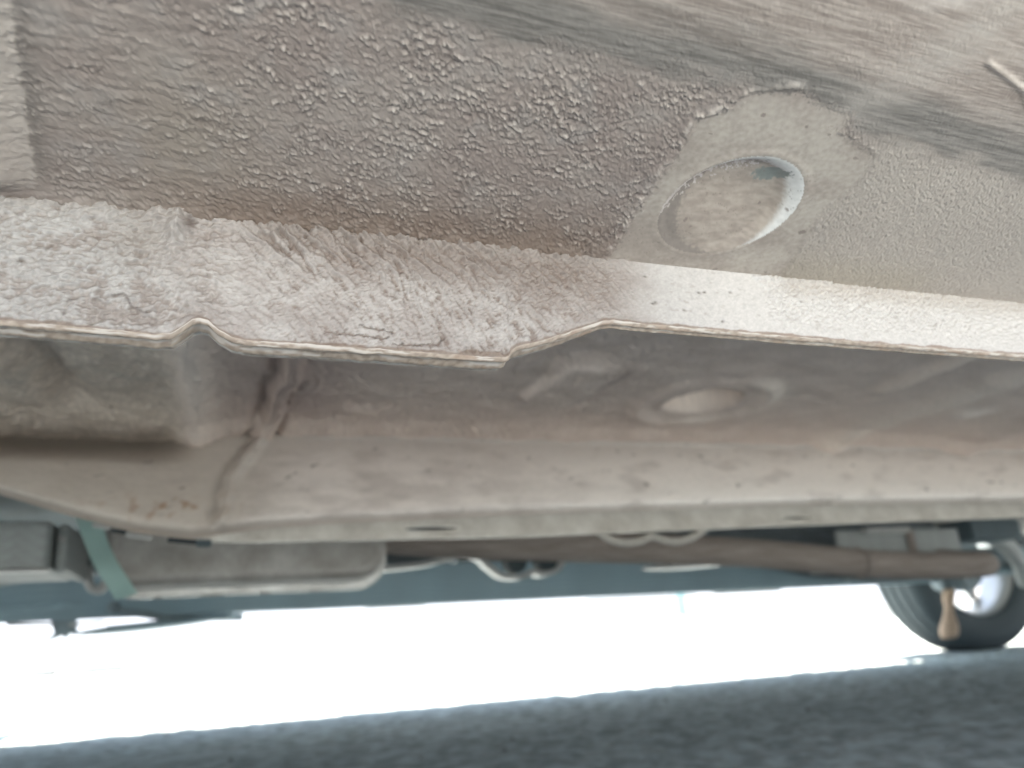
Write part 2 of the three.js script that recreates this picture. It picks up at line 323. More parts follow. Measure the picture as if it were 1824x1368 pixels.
function flangeColor(x, y) {
  const X = x * 1000, Y = y * 1000, n = fbm(X * 0.08, Y * 0.1, 3, 111), f = fbm(X * 0.7, Y * 0.7, 2, 113);
  const mid = sm(-0.012, 0.01, x) * (1 - sm(0.09, 0.125, x)), up = sm(0.23, 0.252, y - 0.006 * n + 0.1 * (x - 0.05));
  let c = mix([0.56, 0.51, 0.475], [0.68, 0.645, 0.61], sm(-0.3, 0.3, n));
  c = mix(c, [0.62, 0.62, 0.6], 0.6 * (1 - sm(-0.04, -0.01, x)));
  c = mix(c, [0.36, 0.295, 0.255], mid * up * 0.95);
  c = mix(c, [0.3, 0.235, 0.195], 0.7 * mid * sm(0.249, 0.255, y + 0.002 * n));
  c = mix(c, [0.5, 0.45, 0.41], 0.7 * sm(0.248, 0.2555, y) * (1 - sm(0.11, 0.12, x)));
  c = mix(c, [0.2, 0.15, 0.125], 0.8 * Math.exp(-(((x + 0.0178) / 0.0013) ** 2) - ((y - 0.2515) / 0.003) ** 2));  // shadow beside the lump, painted in
  c = mix(c, [0.4, 0.35, 0.3], 0.55 * Math.exp(-(((x + 0.03) / 0.007) ** 2) - ((y - 0.245) / 0.007) ** 2));
  c = mix(c, [0.76, 0.745, 0.72], sm(0.112, 0.13, x) * 0.9);
  c = mix(c, [0.5, 0.46, 0.42], sm(0.2, 0.5, fbm(X * 0.3, Y * 0.45, 2, 116)) * 0.5);
  c = mix(c, [0.55, 0.5, 0.44], sm(0.165, 0.18, x) * sm(0.244, 0.252, y) * 0.6);
  for (const k of CRACKS) if (x > k[0][0] - 0.002 && x < k[k.length - 1][0] + 0.002) c = mix(c, [0.13, 0.09, 0.07], 0.8 * (1 - sm(0.0001, 0.0005, polyDist(k, x + 0.0008 * f, y + 0.0011 * f))));
  if (x < -0.02 && y < 0.231) { const d = inside(CHIP, x, y + 0.0003 * f); c = mix(c, [0.16, 0.12, 0.1], 0.8 * bell(d, 0, 0.00035) * sm(-0.3, 0.4, N(X * 0.3, Y * 0.3, 118) + (y > 0.222 ? 0.15 : -1))); }
  c = mix(c, [0.13, 0.1, 0.08], 0.8 * Math.exp(-(((x + 0.028) / 0.004) ** 2) - ((y - 0.2243) / 0.0016) ** 2) * sm(0.05, 0.25, fbm(X * 0.8, Y * 0.8, 2, 119)));
  for (const [px, py] of PITS) c = mix(c, [0.12, 0.09, 0.07], 0.75 * Math.exp(-(((x - px) / 0.0006) ** 2) - ((y - py) / 0.0004) ** 2));
  // rusty edge that creeps up from below
  const d = y - table(EDGE, x), creep = 0.0011 + 0.0014 * Math.max(0, N(x * 130, 6, 121)) * bell(x, 0.05, 0.025) + 0.0012 * bell(x, 0.062, 0.005) + 0.0007 * N(x * 180, 4, 120) + 0.0004 * f;
  c = mix(c, [0.33, 0.245, 0.19], 0.9 * (1 - sm(creep, creep + 0.0007, d)));
  c = mix(c, [0.36, 0.285, 0.24], 0.85 * sm(0.03, 0.5, -last) * Math.max(mid, 0.6 * (1 - sm(-0.02, 0, x))));
  const k = lerp(0.475, 0.6, sm(0.11, 0.16, x)) * (1 + 0.16 * f + 0.14 * N(X * 1.7, Y * 1.9, 117));
  return [c[0] * k * 1.04, c[1] * k * 0.97, c[2] * k * 0.955];
}
{
  const vs = Array.from({ length: FRONT + TURN + BACK }, (_, i) => i), R = 0.0009;
  const thick = (x) => lerp(0.0115, 0.0055, sm(0.085, 0.11, x));
  const g = sheet(sillX, vs, (x, v) => {
    const yb = edgeY(x), T = thick(x);
    if (v < FRONT) { const y = lerp(TOP, yb + R, v / (FRONT - 1)); const h = flangeHeight(x, y) * sm(0, 0.0016, y - yb - R * 0.5); return [x, y, -0.2 + h]; }
    if (v < FRONT + TURN) {
      const q = (v - FRONT + 1) / TURN, grooves = 0.0007 * Math.cos(q * Math.PI * 2 * 2.5 + 0.3 * N(x * 60, 1, 122)) + 0.0003 * N(x * 150, q * 6, 124) + 0.0001 * N(x * 900, q * 12, 125);
      const a = Math.min(1, q * 5) * Math.PI / 2, b = Math.max(0, (q - 0.8) * 5) * Math.PI / 2;
      const z = q < 0.2 ? -0.2 - R * (1 - Math.cos(a)) : lerp(-0.2 - R, -0.2 - T, (q - 0.2) / 0.8);
      const y = yb + R * (1 - Math.sin(a)) + R * (1 - Math.cos(b)) + grooves * Math.sin(q * Math.PI);
      return [x, y, z];
    }
    const q = (v - FRONT - TURN) / (BACK - 1);
    return [x, lerp(yb + 0.001, 0.34, q), -0.2 - T - 0.02 * q * q];
  }, (x, v, p) => {
    if (v < FRONT) return flangeColor(x, p[1]);
    const X = x * 1000, f = fbm(X * 0.5, v * 0.35, 3, 126), q = (v - FRONT) / TURN;
    if (q > 1) return [0.42, 0.38, 0.34];
    let c = mix([0.22, 0.165, 0.13], [0.34, 0.27, 0.22], sm(-0.3, 0.3, f));
    c = mix(c, [0.5, 0.44, 0.4], 0.8 * sm(0.2, 0.4, fbm(X * 0.12, v * 0.6, 2, 127) + 0.28 * Math.cos(q * 15.7)));
    return mix(c, [0.26, 0.17, 0.12], 0.5 * sm(0.15, 0.4, N(X * 0.15, v * 0.15, 128)) * sm(0.02, 0.06, x));
  }, (v) => v * 0.0002);
  part('seam_flange', g, M.flange, car, 'pale seam flange with a notched rusty lower edge');
}

// --- floor pan between flange and rail
const PLUG = [0.405, -0.602];
const SEAM = [[0.036, -0.2], [0.0345, -0.5], [0.027, -0.5259], [0.028, -0.585], [0.0215, -0.61], [0.0201, -0.6906], [0.008, -0.74]];
function floorDown(x, z) {                     // how far the panel hangs below its plane
  const left = 1 - sm(-0.06, -0.02, x), X = x * 100, S = z * 100;
  const rough = lerp(0.35, 1, 1 - sm(0.15, 0.45, x));
  let h = rough * (0.0011 * N(X * 2.2, S * 2.2, 140) + 0.0007 * N(X * 5, S * 5, 141)) * (1 - sm(-0.7, -0.68, -Math.abs(z)) * 0);
  h += 0.0016 * N(X * 0.3, S * 0.4, 142);
  h += left * 0.0006 * N(X * 3.4, S * 3, 143) + left * 0.002 * sm(-0.66, -0.69, z);
  h += 0.006 * bell(x, -0.043 + 0.0015 * N(S * 0.5, 1, 144), 0.0145) * sm(0.0, 0.1, 1);   // lit strip over the notch
  h += left * -0.0085 * bell(x, -0.138 - 0.1 * (z + 0.6), 0.012) * sm(-0.685, -0.65, z) + left * 0.004 * bell(x, -0.165, 0.013) * sm(-0.69, -0.65, z);
  h += 0.004 * bell(polyDist(SEAM, x + 0.003 * N(X * 0.9, S * 0.9, 145), z), 0.003, 0.0045) - 0.0045 * bell(polyDist(SEAM, x + 0.004 * N(X * 0.9, S * 0.9, 145), z), -0.0 + 0.012, 0.004) * (x < 0.03 ? 1 : 0.2);
  // pressed pocket
  const c = Math.cos(0.12), s = Math.sin(0.12), px = (x - 0.256) * c - (z + 0.566) * s, pz = (x - 0.256) * s + (z + 0.566) * c;
  const bx = Math.abs(px) - 0.013, bz = Math.abs(pz) - 0.036, d = Math.hypot(Math.max(bx, 0), Math.max(bz, 0)) + Math.min(0, Math.max(bx, bz)) - 0.014;
  h += 0.0048 * (1 - sm(-0.006, 0.007 + 0.006 * sm(0, 0.03, px) + 0.012 * sm(0, 0.04, pz), d));
  // round plug seat and the swage round it
  const r = Math.hypot(x - PLUG[0], (z - PLUG[1]) * 0.95);
  h -= 0.013 * (1 - sm(0.033, 0.037, r)) - 0.0012 * bell(r, 0.041, 0.003);
  h += 0.0035 * bell(r, 0.062, 0.008);
  const r2 = Math.hypot(x - 0.097, (z + 0.652) * 0.8);
  h -= 0.004 * (1 - sm(0.014, 0.022, r2));
  h += 0.005 * bell(x, 0.56, 0.008) * sm(-0.56, -0.53, z) + 0.006 * bell(x - 0.06 * (z + 0.6), 0.66, 0.022);
  h += 0.006 * bell(x, 0.86, 0.03) + 0.006 * bell(x, 1.05, 0.03);
  h += 0.003 * Math.exp(-(((x - 0.745) / 0.02) ** 2) - ((z + 0.6) / 0.02) ** 2) - 0.004 * Math.exp(-(((x - 0.665) / 0.018) ** 2) - ((z + 0.662) / 0.012) ** 2);
  return h * 1.7;
}
{
  const xs = spaced([[-0.6, -0.3, 0.01], [-0.3, 0.72, 0.0018], [0.72, 1.4, 0.004], [1.4, 1.9, 0.02]]), zs = spaced([[-0.83, -0.745, 0.012], [-0.745, -0.44, 0.0017], [-0.44, -0.2, 0.012]]);
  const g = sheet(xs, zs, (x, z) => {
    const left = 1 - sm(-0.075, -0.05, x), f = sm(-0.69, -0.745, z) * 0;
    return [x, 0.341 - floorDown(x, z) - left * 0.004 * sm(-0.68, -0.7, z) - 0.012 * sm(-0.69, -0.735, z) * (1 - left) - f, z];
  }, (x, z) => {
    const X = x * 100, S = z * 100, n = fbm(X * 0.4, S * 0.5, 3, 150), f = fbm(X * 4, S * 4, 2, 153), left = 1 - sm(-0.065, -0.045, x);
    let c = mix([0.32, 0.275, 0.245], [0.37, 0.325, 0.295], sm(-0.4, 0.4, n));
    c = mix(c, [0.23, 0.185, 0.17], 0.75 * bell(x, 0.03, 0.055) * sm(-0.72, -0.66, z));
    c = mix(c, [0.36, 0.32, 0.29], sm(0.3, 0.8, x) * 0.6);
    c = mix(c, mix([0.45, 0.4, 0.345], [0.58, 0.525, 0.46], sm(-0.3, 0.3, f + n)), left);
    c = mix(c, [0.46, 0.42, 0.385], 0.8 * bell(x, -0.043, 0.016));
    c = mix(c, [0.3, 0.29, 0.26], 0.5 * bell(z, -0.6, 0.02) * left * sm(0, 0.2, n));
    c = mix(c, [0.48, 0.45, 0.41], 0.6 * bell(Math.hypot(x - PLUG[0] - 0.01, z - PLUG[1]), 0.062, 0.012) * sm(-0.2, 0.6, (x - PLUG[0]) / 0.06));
    c = mix(c, [0.56, 0.51, 0.46], 0.9 * (1 - sm(0.034, 0.038, Math.hypot(x - PLUG[0], (z - PLUG[1]) * 0.95))));  // seat paled all over for the light on its far wall
    c = mix(c, [0.16, 0.13, 0.115], 0.75 * bell(Math.hypot(x - PLUG[0], (z - PLUG[1]) * 0.95), 0.0375, 0.004) * sm(-0.3, 0.6, (z - PLUG[1] - 0.6 * (x - PLUG[0])) / 0.04));  // shade at the near edge painted as a dark arc
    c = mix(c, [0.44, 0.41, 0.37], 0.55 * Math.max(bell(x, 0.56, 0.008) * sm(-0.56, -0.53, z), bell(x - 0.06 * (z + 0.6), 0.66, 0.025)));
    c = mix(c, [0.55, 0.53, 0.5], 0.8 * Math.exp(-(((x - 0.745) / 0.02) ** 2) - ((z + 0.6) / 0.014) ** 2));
    if (x > 0.18 && x < 0.34) { // shade painted along one side of the pocket, light along the other
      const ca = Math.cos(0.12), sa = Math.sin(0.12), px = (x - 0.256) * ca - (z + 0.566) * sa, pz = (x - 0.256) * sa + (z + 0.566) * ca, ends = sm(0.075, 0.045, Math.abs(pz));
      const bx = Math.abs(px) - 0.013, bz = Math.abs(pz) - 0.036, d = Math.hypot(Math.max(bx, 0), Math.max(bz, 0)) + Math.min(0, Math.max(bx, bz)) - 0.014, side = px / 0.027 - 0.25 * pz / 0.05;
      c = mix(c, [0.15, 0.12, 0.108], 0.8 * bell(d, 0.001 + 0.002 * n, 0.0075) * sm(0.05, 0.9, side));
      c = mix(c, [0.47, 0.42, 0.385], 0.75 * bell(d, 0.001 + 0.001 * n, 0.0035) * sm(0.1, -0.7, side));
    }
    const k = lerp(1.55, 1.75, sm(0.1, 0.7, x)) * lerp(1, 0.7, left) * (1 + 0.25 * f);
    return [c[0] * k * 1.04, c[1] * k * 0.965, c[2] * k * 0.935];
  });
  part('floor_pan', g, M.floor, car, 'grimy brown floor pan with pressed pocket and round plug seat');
}

// --- chassis rail behind the floor pan
const RAILSEAM = [[0.0209, 0.3485], [0.0077, 0.3307], [-0.0023, 0.3147], [-0.0134, 0.2966], [-0.0181, 0.2789], [-0.0209, 0.2616], [-0.0214, 0.2446]];
const railEdge = (x) => table([[-0.7, 0.335], [-0.3, 0.305], [-0.193, 0.2735], [-0.129, 0.252], [-0.085, 0.2395], [-0.045, 0.2335], [-0.02, 0.2365], [0.02, 0.2415], [0.08, 0.2445], [0.25, 0.25], [0.58, 0.257], [0.95, 0.259], [1.2, 0.262], [1.9, 0.27]], x);
{
  const xs = spaced([[-0.6, -0.3, 0.02], [-0.3, 0.5, 0.0025], [0.5, 1.3, 0.005], [1.3, 1.9, 0.03]]), nv = 90, vs = Array.from({ length: nv }, (_, i) => i / (nv - 1));
  const at = (x, v) => {
    const ye = railEdge(x), left = 1 - sm(-0.085, -0.025, x), X = x * 100;
    const top = 0.35, y = lerp(top, ye, v);
    let z = lerp(-0.728, -0.69, sm(0, 1, v)) + 0.02 * bell(v, 0.03, 0.1) * -1;
    // at the left end the rail steps back under the crossmember
    z -= left * 0.034 * sm(0.298, 0.336, y);
    z += 0.004 * bell(y, 0.333, 0.004) * sm(0.0, 0.04, x);
    z += 0.007 * bell(polyDist(RAILSEAM, x + 0.004 * N(X, y * 80, 160) - 0.004, y), 0, 0.005) - 0.004 * bell(polyDist(RAILSEAM, x + 0.004 * N(X, y * 80, 160) + 0.006, y), 0, 0.004);
    z += 0.0008 * N(X * 0.5, y * 50, 161) + 0.0005 * N(X * 3, y * 300, 162);
    z -= 0.01 * bell(v, 1, 0.04);
    return [x, y, z];
  };
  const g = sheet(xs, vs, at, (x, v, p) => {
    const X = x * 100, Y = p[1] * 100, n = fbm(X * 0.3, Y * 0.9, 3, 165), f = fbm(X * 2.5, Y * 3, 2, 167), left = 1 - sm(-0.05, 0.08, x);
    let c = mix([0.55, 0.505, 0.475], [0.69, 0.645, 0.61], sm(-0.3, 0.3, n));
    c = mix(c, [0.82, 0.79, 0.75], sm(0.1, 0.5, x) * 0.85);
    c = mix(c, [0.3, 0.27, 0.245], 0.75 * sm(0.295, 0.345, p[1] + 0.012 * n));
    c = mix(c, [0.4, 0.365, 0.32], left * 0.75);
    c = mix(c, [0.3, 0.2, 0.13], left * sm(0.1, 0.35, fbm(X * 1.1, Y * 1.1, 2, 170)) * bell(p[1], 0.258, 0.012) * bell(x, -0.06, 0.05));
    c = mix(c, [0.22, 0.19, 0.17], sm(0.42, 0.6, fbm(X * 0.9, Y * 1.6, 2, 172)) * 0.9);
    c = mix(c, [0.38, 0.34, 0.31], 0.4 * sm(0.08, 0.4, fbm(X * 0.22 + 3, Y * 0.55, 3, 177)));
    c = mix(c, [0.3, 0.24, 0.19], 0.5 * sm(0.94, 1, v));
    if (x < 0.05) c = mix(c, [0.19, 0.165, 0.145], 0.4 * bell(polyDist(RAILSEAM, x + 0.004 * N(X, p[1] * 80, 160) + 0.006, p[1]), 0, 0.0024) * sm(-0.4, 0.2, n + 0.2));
    c = mix(c, [0.2, 0.185, 0.165], 0.65 * (1 - sm(-0.09, -0.03, x)) * bell(p[1], 0.327 - 0.004 * n, 0.012));  // shade of the left groove painted as a dark band
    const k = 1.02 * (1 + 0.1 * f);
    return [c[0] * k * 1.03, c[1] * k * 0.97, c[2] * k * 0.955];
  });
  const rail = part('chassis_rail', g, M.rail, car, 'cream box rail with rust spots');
  // its hanging lip with long drain slots, a real plate with openings
  const s = new THREE.Shape(), xe = spaced([[-0.034, 1.9, 0.04]]);
  const low = (x) => table([[-0.034, 0.2325], [0, 0.2308], [0.25, 0.2302], [0.58, 0.237], [0.95, 0.242], [1.9, 0.256]], x);
  s.moveTo(-0.034, 0.237);
  for (const x of xe) s.lineTo(x, low(x) + 0.0007 * N(x * 30, 1, 174));
  for (const x of [...xe].reverse()) s.lineTo(x, railEdge(Math.max(x, 0.02)) + 0.012);
  s.closePath();
  for (const [hx, hy, a, b] of [[0.163, 0.2392, 0.029, 0.0032], [0.575, 0.2445, 0.024, 0.0026], [0.93, 0.2505, 0.018, 0.0024]]) { const h = new THREE.Path(); h.absellipse(hx, hy, a, b, 0, Math.PI * 2); s.holes.push(h); }
  const plate = new THREE.ExtrudeGeometry(s, { depth: 0.004, bevelEnabled: true, bevelSize: 0.0012, bevelThickness: 0.0012, bevelSegments: 2, curveSegments: 28 });
  const pp = plate.attributes.position;
  for (let i = 0; i < pp.count; i++) pp.setZ(i, pp.getZ(i) - 0.712 + 0.6 * (0.25 - pp.getY(i)) * 0.5 + 0.002 * N(pp.getX(i) * 9, 2, 176));
  plate.computeVertexNormals();
  part('rail_lip', plate, M.railPlain, rail);
  part('rail_back_wall', sheet(spaced([[-0.02, 1.9, 0.05]]), [0, 1], (x, v) => [x, lerp(railEdge(Math.max(x, 0.02)) + 0.004, 0.36, v), -0.797]), M.under, rail);
  // clips and sealant tabs along the lower edge, dark ones in place of gaps
  const tab = (x, y, z, w, h, m, tilt = 0) => { const t = new RoundedBoxGeometry(w, h, 0.006, 2, 0.0018); t.rotateZ(tilt); t.translate(x, y, z); part('edge_tab', t, m, rail); };
  tab(-0.047, 0.232, -0.705, 0.03, 0.004, M.nearBlack, -0.12); tab(-0.033, 0.2295, -0.7, 0.012, 0.006, M.under); tab(-0.083, 0.2365, -0.7, 0.02, 0.004, M.bright, -0.15);
  tab(-0.112, 0.2455, -0.704, 0.014, 0.003, M.bright, -0.2); tab(-0.099, 0.241, -0.703, 0.013, 0.003, M.nearBlack, -0.2);
  const gm = new THREE.SphereGeometry(1, 20, 12); gm.scale(0.026, 0.0045, 0.012); gm.translate(-0.215, 0.3555, -0.752); part('painted_slot', gm, M.black, rail);  // black ellipsoid standing in for the dark of an open slot
  // scalloped clips under the lip
  const curve = new THREE.CatmullRomCurve3([[0.38, 0.249], [0.3949, 0.2388], [0.4122, 0.2342], [0.4341, 0.2354], [0.4493, 0.2405], [0.4638, 0.2362], [0.4821, 0.2338], [0.5018, 0.2379], [0.5224, 0.2475]].map(([x, y]) => new THREE.Vector3(0.895 * x, 0.14 + (y - 0.14) * 0.895, -0.725)));
  const loop = new THREE.TubeGeometry(curve, 60, 0.0042, 8);
  part('scalloped_clip', loop, M.railPlain, rail);
}

// --- floor beyond the rail, far sill
const upperFloor = (x, z) => [x, 0.358 + 0.004 * N(x * 3, z * 4, 180), z];
part('tunnel_floor', sheet(spaced([[-0.02, 3.1, 0.1]]), spaced([[-1.9, -0.8, 0.05]]), upperFloor), M.railPlain);  // unseen; made pale to bounce light onto the ground below
part('rear_floor', sheet(spaced([[-1.5, -0.02, 0.1]]), spaced([[-1.9, -0.74, 0.05]]), upperFloor), M.under);
{
  const y0 = (x) => 0.2248 - (x + 0.44) * 0.0053 + 0.0007 * N(x * 5, 1, 182) + 0.0004 * N(x * 30, 1, 183);
  const prof = [[0.37, -1.73], [0.3, -1.765], [0.262, -1.785], [0.012, -1.796], [0.002, -1.8], [0, -1.806], [0.0006, -1.816], [0.008, -1.822], [0.05, -1.85], [0.1, -1.89], [0.2, -1.9]];
  const g = sheet(spaced([[-0.75, 1.93, 0.012]]), prof.map((_, i) => i), (x, i) => [x, i < 3 ? prof[i][0] : y0(x) + prof[i][0], prof[i][1]]);
  const fs = part('far_sill', g, M.sill, car, 'far sill, tinted blue-grey to stand for glare haze');
  const strip = (x0, x1, y, dz, h, m, t = 0) => { const b = new RoundedBoxGeometry(x1 - x0, h, 0.012, 2, h * 0.4); b.rotateZ(t); b.translate((x0 + x1) / 2, y, dz); part('sill_trim', b, m, fs); };
  strip(-0.436, -0.356, 0.2205, -1.81, 0.006, M.bright, -0.05); strip(-0.327, -0.263, 0.2165, -1.81, 0.006, M.bright, 0.03); strip(-0.26, -0.02, 0.2115, -1.81, 0.01, M.sill, 0.045);
  strip(0.82, 1.13, 0.2145, -1.84, 0.004, M.bright, -0.003); strip(1.18, 1.39, 0.214, -1.83, 0.006, M.bright, -0.003); strip(0.26, 0.4, 0.2195, -1.815, 0.003, M.bright);
  // clip that dangles at the left
  const cl = new THREE.Shape();
  [[-0.36, 0.226], [-0.318, 0.226], [-0.315, 0.206], [-0.313, 0.196], [-0.325, 0.2], [-0.332, 0.191], [-0.337, 0.198], [-0.346, 0.194], [-0.372, 0.186], [-0.351, 0.2]].forEach(([x, y], i) => (i ? cl.lineTo(x, y) : cl.moveTo(x, y)));
  const cg = new THREE.ExtrudeGeometry(cl, { depth: 0.02, bevelSize: 0.001, bevelThickness: 0.001, bevelSegments: 1 }); cg.translate(0, 0, -1.83);
  part('dangling_clip', cg, M.iron, fs);
  const lens = new THREE.SphereGeometry(1, 24, 12); lens.scale(0.14, 0.0095, 0.02); lens.rotateZ(0.06); lens.translate(-0.18, 0.206, -1.81);
  part('sill_trim', lens, M.sill, fs);
}

// --- exhaust
const V = (x, y, z) => new THREE.Vector3(x, y, z);
const tube = (pts, r, seg = 60, rad = 14) => new THREE.TubeGeometry(new THREE.CatmullRomCurve3(pts.map((p) => V(...p))), seg, r, rad);
{
  // pressed two-shell silencer, its seam rim running all the way round
  const shell = (x0, x1, y0, y1, r) => { const s = new THREE.Shape(); s.moveTo(x0 + r, y0); s.lineTo(x1 - r, y0); s.absarc(x1 - r, y0 + r, r, -Math.PI / 2, 0); s.lineTo(x1, y1 - r); s.absarc(x1 - r, y1 - r, r, 0, Math.PI / 2); s.lineTo(x0 + r, y1); s.absarc(x0 + r, y1 - r, r, Math.PI / 2, Math.PI); s.lineTo(x0, y0 + r); s.absarc(x0 + r, y0 + r, r, Math.PI, Math.PI * 1.5); return s; };
  const body = new THREE.ExtrudeGeometry(shell(-0.155, 0.176, 0.243, 0.342, 0.026), { depth: 0.16, bevelEnabled: true, bevelSize: 0.014, bevelThickness: 0.012, bevelSegments: 5, curveSegments: 12 });
  body.translate(0, 0, -1.27);
  const sil = part('silencer', body, M.muffler, car, 'grey-brown pressed exhaust silencer');
  const rim = new THREE.ExtrudeGeometry(shell(-0.178, 0.199, 0.2225, 0.362, 0.042), { depth: 0.007, bevelEnabled: true, bevelSize: 0.0022, bevelThickness: 0.0022, bevelSegments: 3, curveSegments: 12 });
  const rp = rim.attributes.position; for (let i = 0; i < rp.count; i++) if (rp.getY(i) < 0.24) rp.setY(i, rp.getY(i) + 0.0013 * N(rp.getX(i) * 40, 2, 190));
  rim.translate(0, -0.0015, -1.185);
  part('seam_rim', rim, M.rim, sil);
  for (const x of [-0.11, -0.04, 0.03, 0.1]) { const n = new RoundedBoxGeometry(0.012 + 0.02 * rnd(), 0.006, 0.01, 2, 0.002); n.translate(x, 0.2215, -1.181); part('rim_crimp', n, M.muffler, sil); }
  // pipe
  const pipe = part('exhaust_pipe', mergeGeometries([
    tube([[0.17, 0.3, -1.2], [0.3, 0.288, -1.2], [0.5, 0.276, -1.2], [0.7, 0.266, -1.2], [0.85, 0.2565, -1.2], [0.95, 0.2475, -1.2], [1.06, 0.2355, -1.2], [1.19, 0.2245, -1.2], [1.33, 0.219, -1.2], [1.41, 0.2195, -1.206], [1.452, 0.222, -1.235], [1.47, 0.232, -1.31], [1.478, 0.26, -1.45]], 0.0255, 160, 20),
  ]), M.rust, car, 'rusty brown exhaust pipe');
  const j = new THREE.TorusGeometry(0.0262, 0.0022, 8, 24); j.rotateY(Math.PI / 2); j.translate(1.1, 0.2318, -1.2); part('weld_bead', j, M.rust, pipe);
  // heat shield with turned lower edge
  const sh = part('heat_shield', sheet(spaced([[0.2, 1.65, 0.02]]), [0, 0.3, 0.6, 0.85, 1], (x, v) => [x, lerp(0.36, table([[0.2, 0.285], [0.62, 0.279], [1.03, 0.264], [1.24, 0.222], [1.41, 0.206], [1.65, 0.205]], x), v) + 0.002 * N(x * 14, v * 3, 195), -1.52 + 0.03 * v + 0.004 * N(x * 9, v * 2, 196)]), M.shield);
  const fold = new THREE.SphereGeometry(1, 28, 14); fold.scale(0.115, 0.0075, 0.03); fold.rotateZ(0.03); fold.translate(0.84, 0.2515, -1.36);
  part('shield_fold', fold, M.bright, sh);
  const sbr = new RoundedBoxGeometry(0.06, 0.012, 0.03, 2, 0.004); sbr.translate(1.255, 0.237, -1.48); part('shield_glint', sbr, M.bright, sh);  // pale block standing in for a small highlight
  const plate = new RoundedBoxGeometry(0.34, 0.055, 0.01, 2, 0.004); plate.translate(1.37, 0.285, -1.36);
  const hp = part('mounting_plate', plate, M.grey);
  const rib = new RoundedBoxGeometry(0.02, 0.055, 0.014, 2, 0.003); rib.translate(1.395, 0.285, -1.356); part('plate_rib', rib, M.rust, hp);
  const lip = new RoundedBoxGeometry(0.12, 0.012, 0.025, 2, 0.004); lip.translate(1.32, 0.309, -1.345); part('plate_lip', lip, M.bright, hp);
  // hanger strap: a flat band swept along its bends
  const path = [[0.19, 0.2525], [0.28, 0.2595], [0.317, 0.268], [0.34, 0.2705], [0.362, 0.268], [0.384, 0.2495], [0.402, 0.2362], [0.42, 0.2328], [0.44, 0.2332], [0.457, 0.2398], [0.474, 0.2358], [0.497, 0.24], [0.513, 0.2545], [0.522, 0.285]].map(([x, y]) => V(x, y, 0));
  const cv = new THREE.CatmullRomCurve3(path), P = cv.getPoints(90);
  const band = sheet(P.map((_, i) => i), [0, 1, 2, 3, 4], (i, v) => { const t = cv.getTangent(Math.min(1, i / 90)), o = [[0.004, 0.016], [0.004, -0.016], [-0.004, -0.016], [-0.004, 0.016], [0.004, 0.016]][v]; return [P[i].x - t.y * o[0], P[i].y + t.x * o[0], -1.25 + o[1]]; });
  const han = part('exhaust_hanger', band, M.bright, car, 'pale bent exhaust hanger strap');
  for (const x of [0.43, 0.485]) { const rb = new THREE.CylinderGeometry(0.017, 0.017, 0.03, 18); rb.rotateX(Math.PI / 2); rb.translate(x, 0.256, -1.252); part('rubber_mount', rb, M.rubber, han); }
  const bolt = new THREE.CylinderGeometry(0.007, 0.007, 0.042, 6); bolt.rotateX(Math.PI / 2); bolt.translate(0.328, 0.2665, -1.25); part('bolt', bolt, M.iron, han);
}

